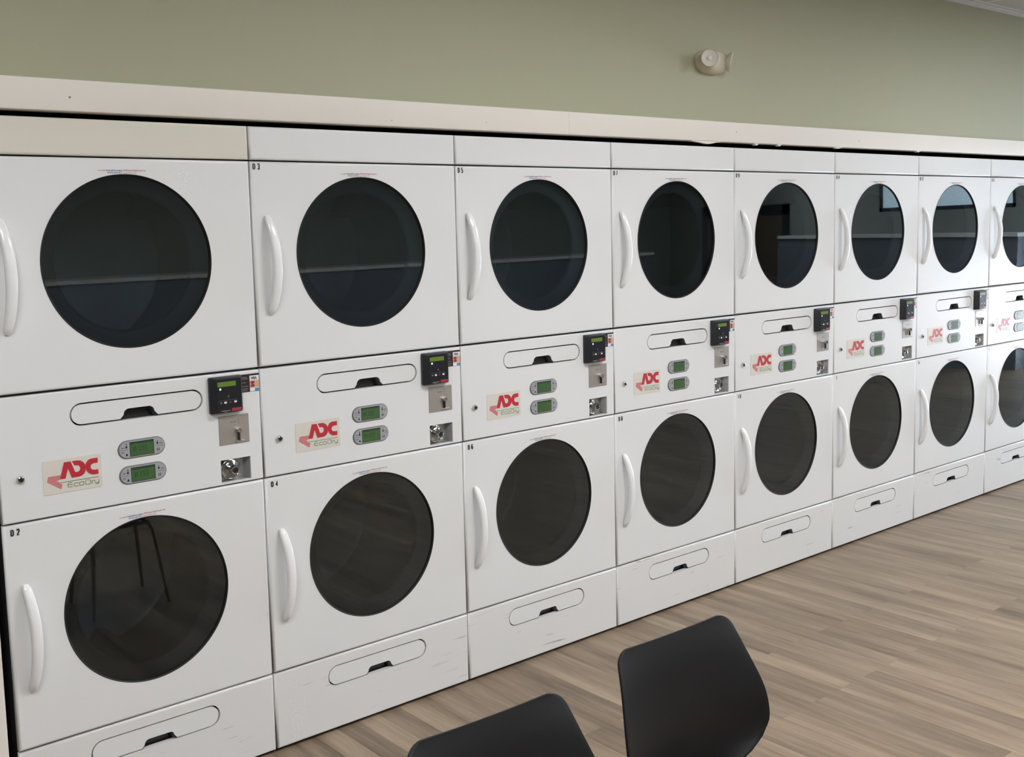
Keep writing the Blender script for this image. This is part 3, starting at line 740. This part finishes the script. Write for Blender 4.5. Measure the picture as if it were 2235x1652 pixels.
# ------------------------------------------------------------------ chairs
PROF = [ # y, z, half width, how far the edges curl forward
    (.000, .855, .180, .004), (-.017, .800, .195, .014), (-.026, .760, .206, .023), (-.038, .700, .223, .036), (-.044, .660, .230, .043),
    (-.046, .620, .231, .047), (-.046, .598, .223, .047), (-.047, .580, .210, .046), (-.047, .565, .192, .045), (-.047, .553, .170, .044), (-.046, .542, .149, .041), (-.046, .528, .130, .034), (-.054, .497, .120, .022), (-.088, .473, .130, .016),
    (-.130, .464, .172, .028), (-.190, .453, .200, .028), (-.280, .449, .221, .025), (-.360, .451, .218, .020), (-.420, .447, .205, .012), (-.450, .432, .195, .006)]
def shell_mesh():
    # resample the side profile smoothly, then sweep the curled cross-section along it
    P = [Vector(p) for p in PROF]; pts = []
    for i in range(len(P) - 1):
        p0 = P[max(0, i - 1)]; p1 = P[i]; p2 = P[i + 1]; p3 = P[min(len(P) - 1, i + 2)]
        for k in range(6):
            t = k / 6
            pts.append(.5 * ((2 * p1) + (p2 - p0) * t + (2 * p0 - 5 * p1 + 4 * p2 - p3) * t * t + (3 * p1 - p0 - 3 * p2 + p3) * t ** 3))
    pts.append(P[-1])
    d = [0.]
    for a, b in zip(pts[:-1], pts[1:]): d.append(d[-1] + math.hypot(b[0] - a[0], b[1] - a[1]))
    # extra rows near both rounded ends
    def at(s):
        for i in range(len(d) - 1):
            if d[i + 1] >= s:
                f = (s - d[i]) / max(1e-9, d[i + 1] - d[i]); return pts[i].lerp(pts[i + 1], f)
        return pts[-1]
    T = d[-1]; rr = .030; rf = .05
    rows = [rr * (1 - math.cos(PI / 2 * i / 7)) for i in range(8)] + [rr + (T - rr - rf) * i / 60 for i in range(1, 60)] + [T - rf + rf * math.sin(PI / 2 * i / 8) for i in range(9)]
    bm = bmesh.new(); grid = []; N = 36
    for s in rows:
        q = at(s); a = at(max(0, s - .004)); b = at(min(T, s + .004))
        ty, tz = b[0] - a[0], b[1] - a[1]; L = math.hypot(ty, tz); ny, nz = tz / L, -ty / L   # towards the sitter
        if ny > 0 and nz < 0: pass
        w = q[2]
        if s < rr: w = w - rr + math.sqrt(max(0, rr * rr - (rr - s) ** 2))
        if s > T - rf: w = w - rf + math.sqrt(max(0, rf * rf - (rf - (T - s)) ** 2))
        row = []
        dip = -.0025 * math.exp(-s / .03)
        for k in range(N + 1):
            u = -1 + 2 * k / N
            c = q[3] * abs(u) ** 2.4
            row.append(bm.verts.new((w * u, q[0] + ny * c, q[1] + nz * c + dip * (1 - u * u))))
        grid.append(row)
    for a, b in zip(grid[:-1], grid[1:]):
        for k in range(N): bm.faces.new((a[k], a[k + 1], b[k + 1], b[k]))
    return bm
def make_chair(label, loc, rz):
    t = thing('side_chair', label, 'chair', loc, 'black shell chairs', rz)
    s = obj('seat_shell', shell_mesh(), M['chair'], t, 60)
    so = s.modifiers.new('thickness', 'SOLIDIFY'); so.thickness = .006; so.offset = 0
    bv = s.modifiers.new('edge', 'BEVEL'); bv.width = .002; bv.segments = 2; bv.limit_method = 'ANGLE'; bv.angle_limit = math.radians(50)
    for sx in (-1, 1):
        for y0, y1 in ((-.37, -.43), (-.17, -.06)):
            bm = bmesh.new(); tube(bm, [(sx * .15, y0, .440), (sx * .165, y0 + (y1 - y0) * .3, .40), (sx * .205, y1, .012), (sx * .205, y1, .0)], [.012, .012, .010, .010], 12)
            obj('leg', bm, M['leg'], t, 50)
    bm = bmesh.new()
    for y in (-.37, -.17): tube(bm, [(-.15, y, .438), (.15, y, .438)], .010, 10)
    for x in (-.15, .15): tube(bm, [(x, -.37, .438), (x, -.17, .438)], .009, 10)
    obj('seat_frame', bm, M['leg'], t, 50)
    return t
make_chair('black shell chair on the right, most of its back showing', (.150, -1.664, 0), -.02)
make_chair('black shell chair in front of the D4 dryer, less of its back showing', (-.428, -1.707, 0), -.035)

# ------------------------------------------------------------------ camera and light
cam = bpy.data.cameras.new('camera'); co = bpy.data.objects.new('camera', cam); C.objects.link(co)
cam.sensor_width = 36; cam.lens = 36 * 2369.1032 / 2235
cam.shift_x = 0; cam.shift_y = -85.0704 / 2235
cam.clip_start = .05
co.location = (-1.64656, -3.26308, 1.78035)
co.rotation_euler = (math.radians(83.99923), math.radians(1.32336), math.radians(-40.14600))
bpy.context.scene.camera = co

w = bpy.data.worlds.new('room_ambient'); bpy.context.scene.world = w; w.use_nodes = True
w.node_tree.nodes['Background'].inputs['Color'].default_value = (.8, .9, 1, 1)
w.node_tree.nodes['Background'].inputs['Strength'].default_value = .3

sc = bpy.context.scene
sc.view_settings.view_transform = 'Standard'; sc.view_settings.look = 'None'
sc.view_settings.exposure = 0.; sc.view_settings.gamma = 1.
sc.view_settings.use_curve_mapping = False
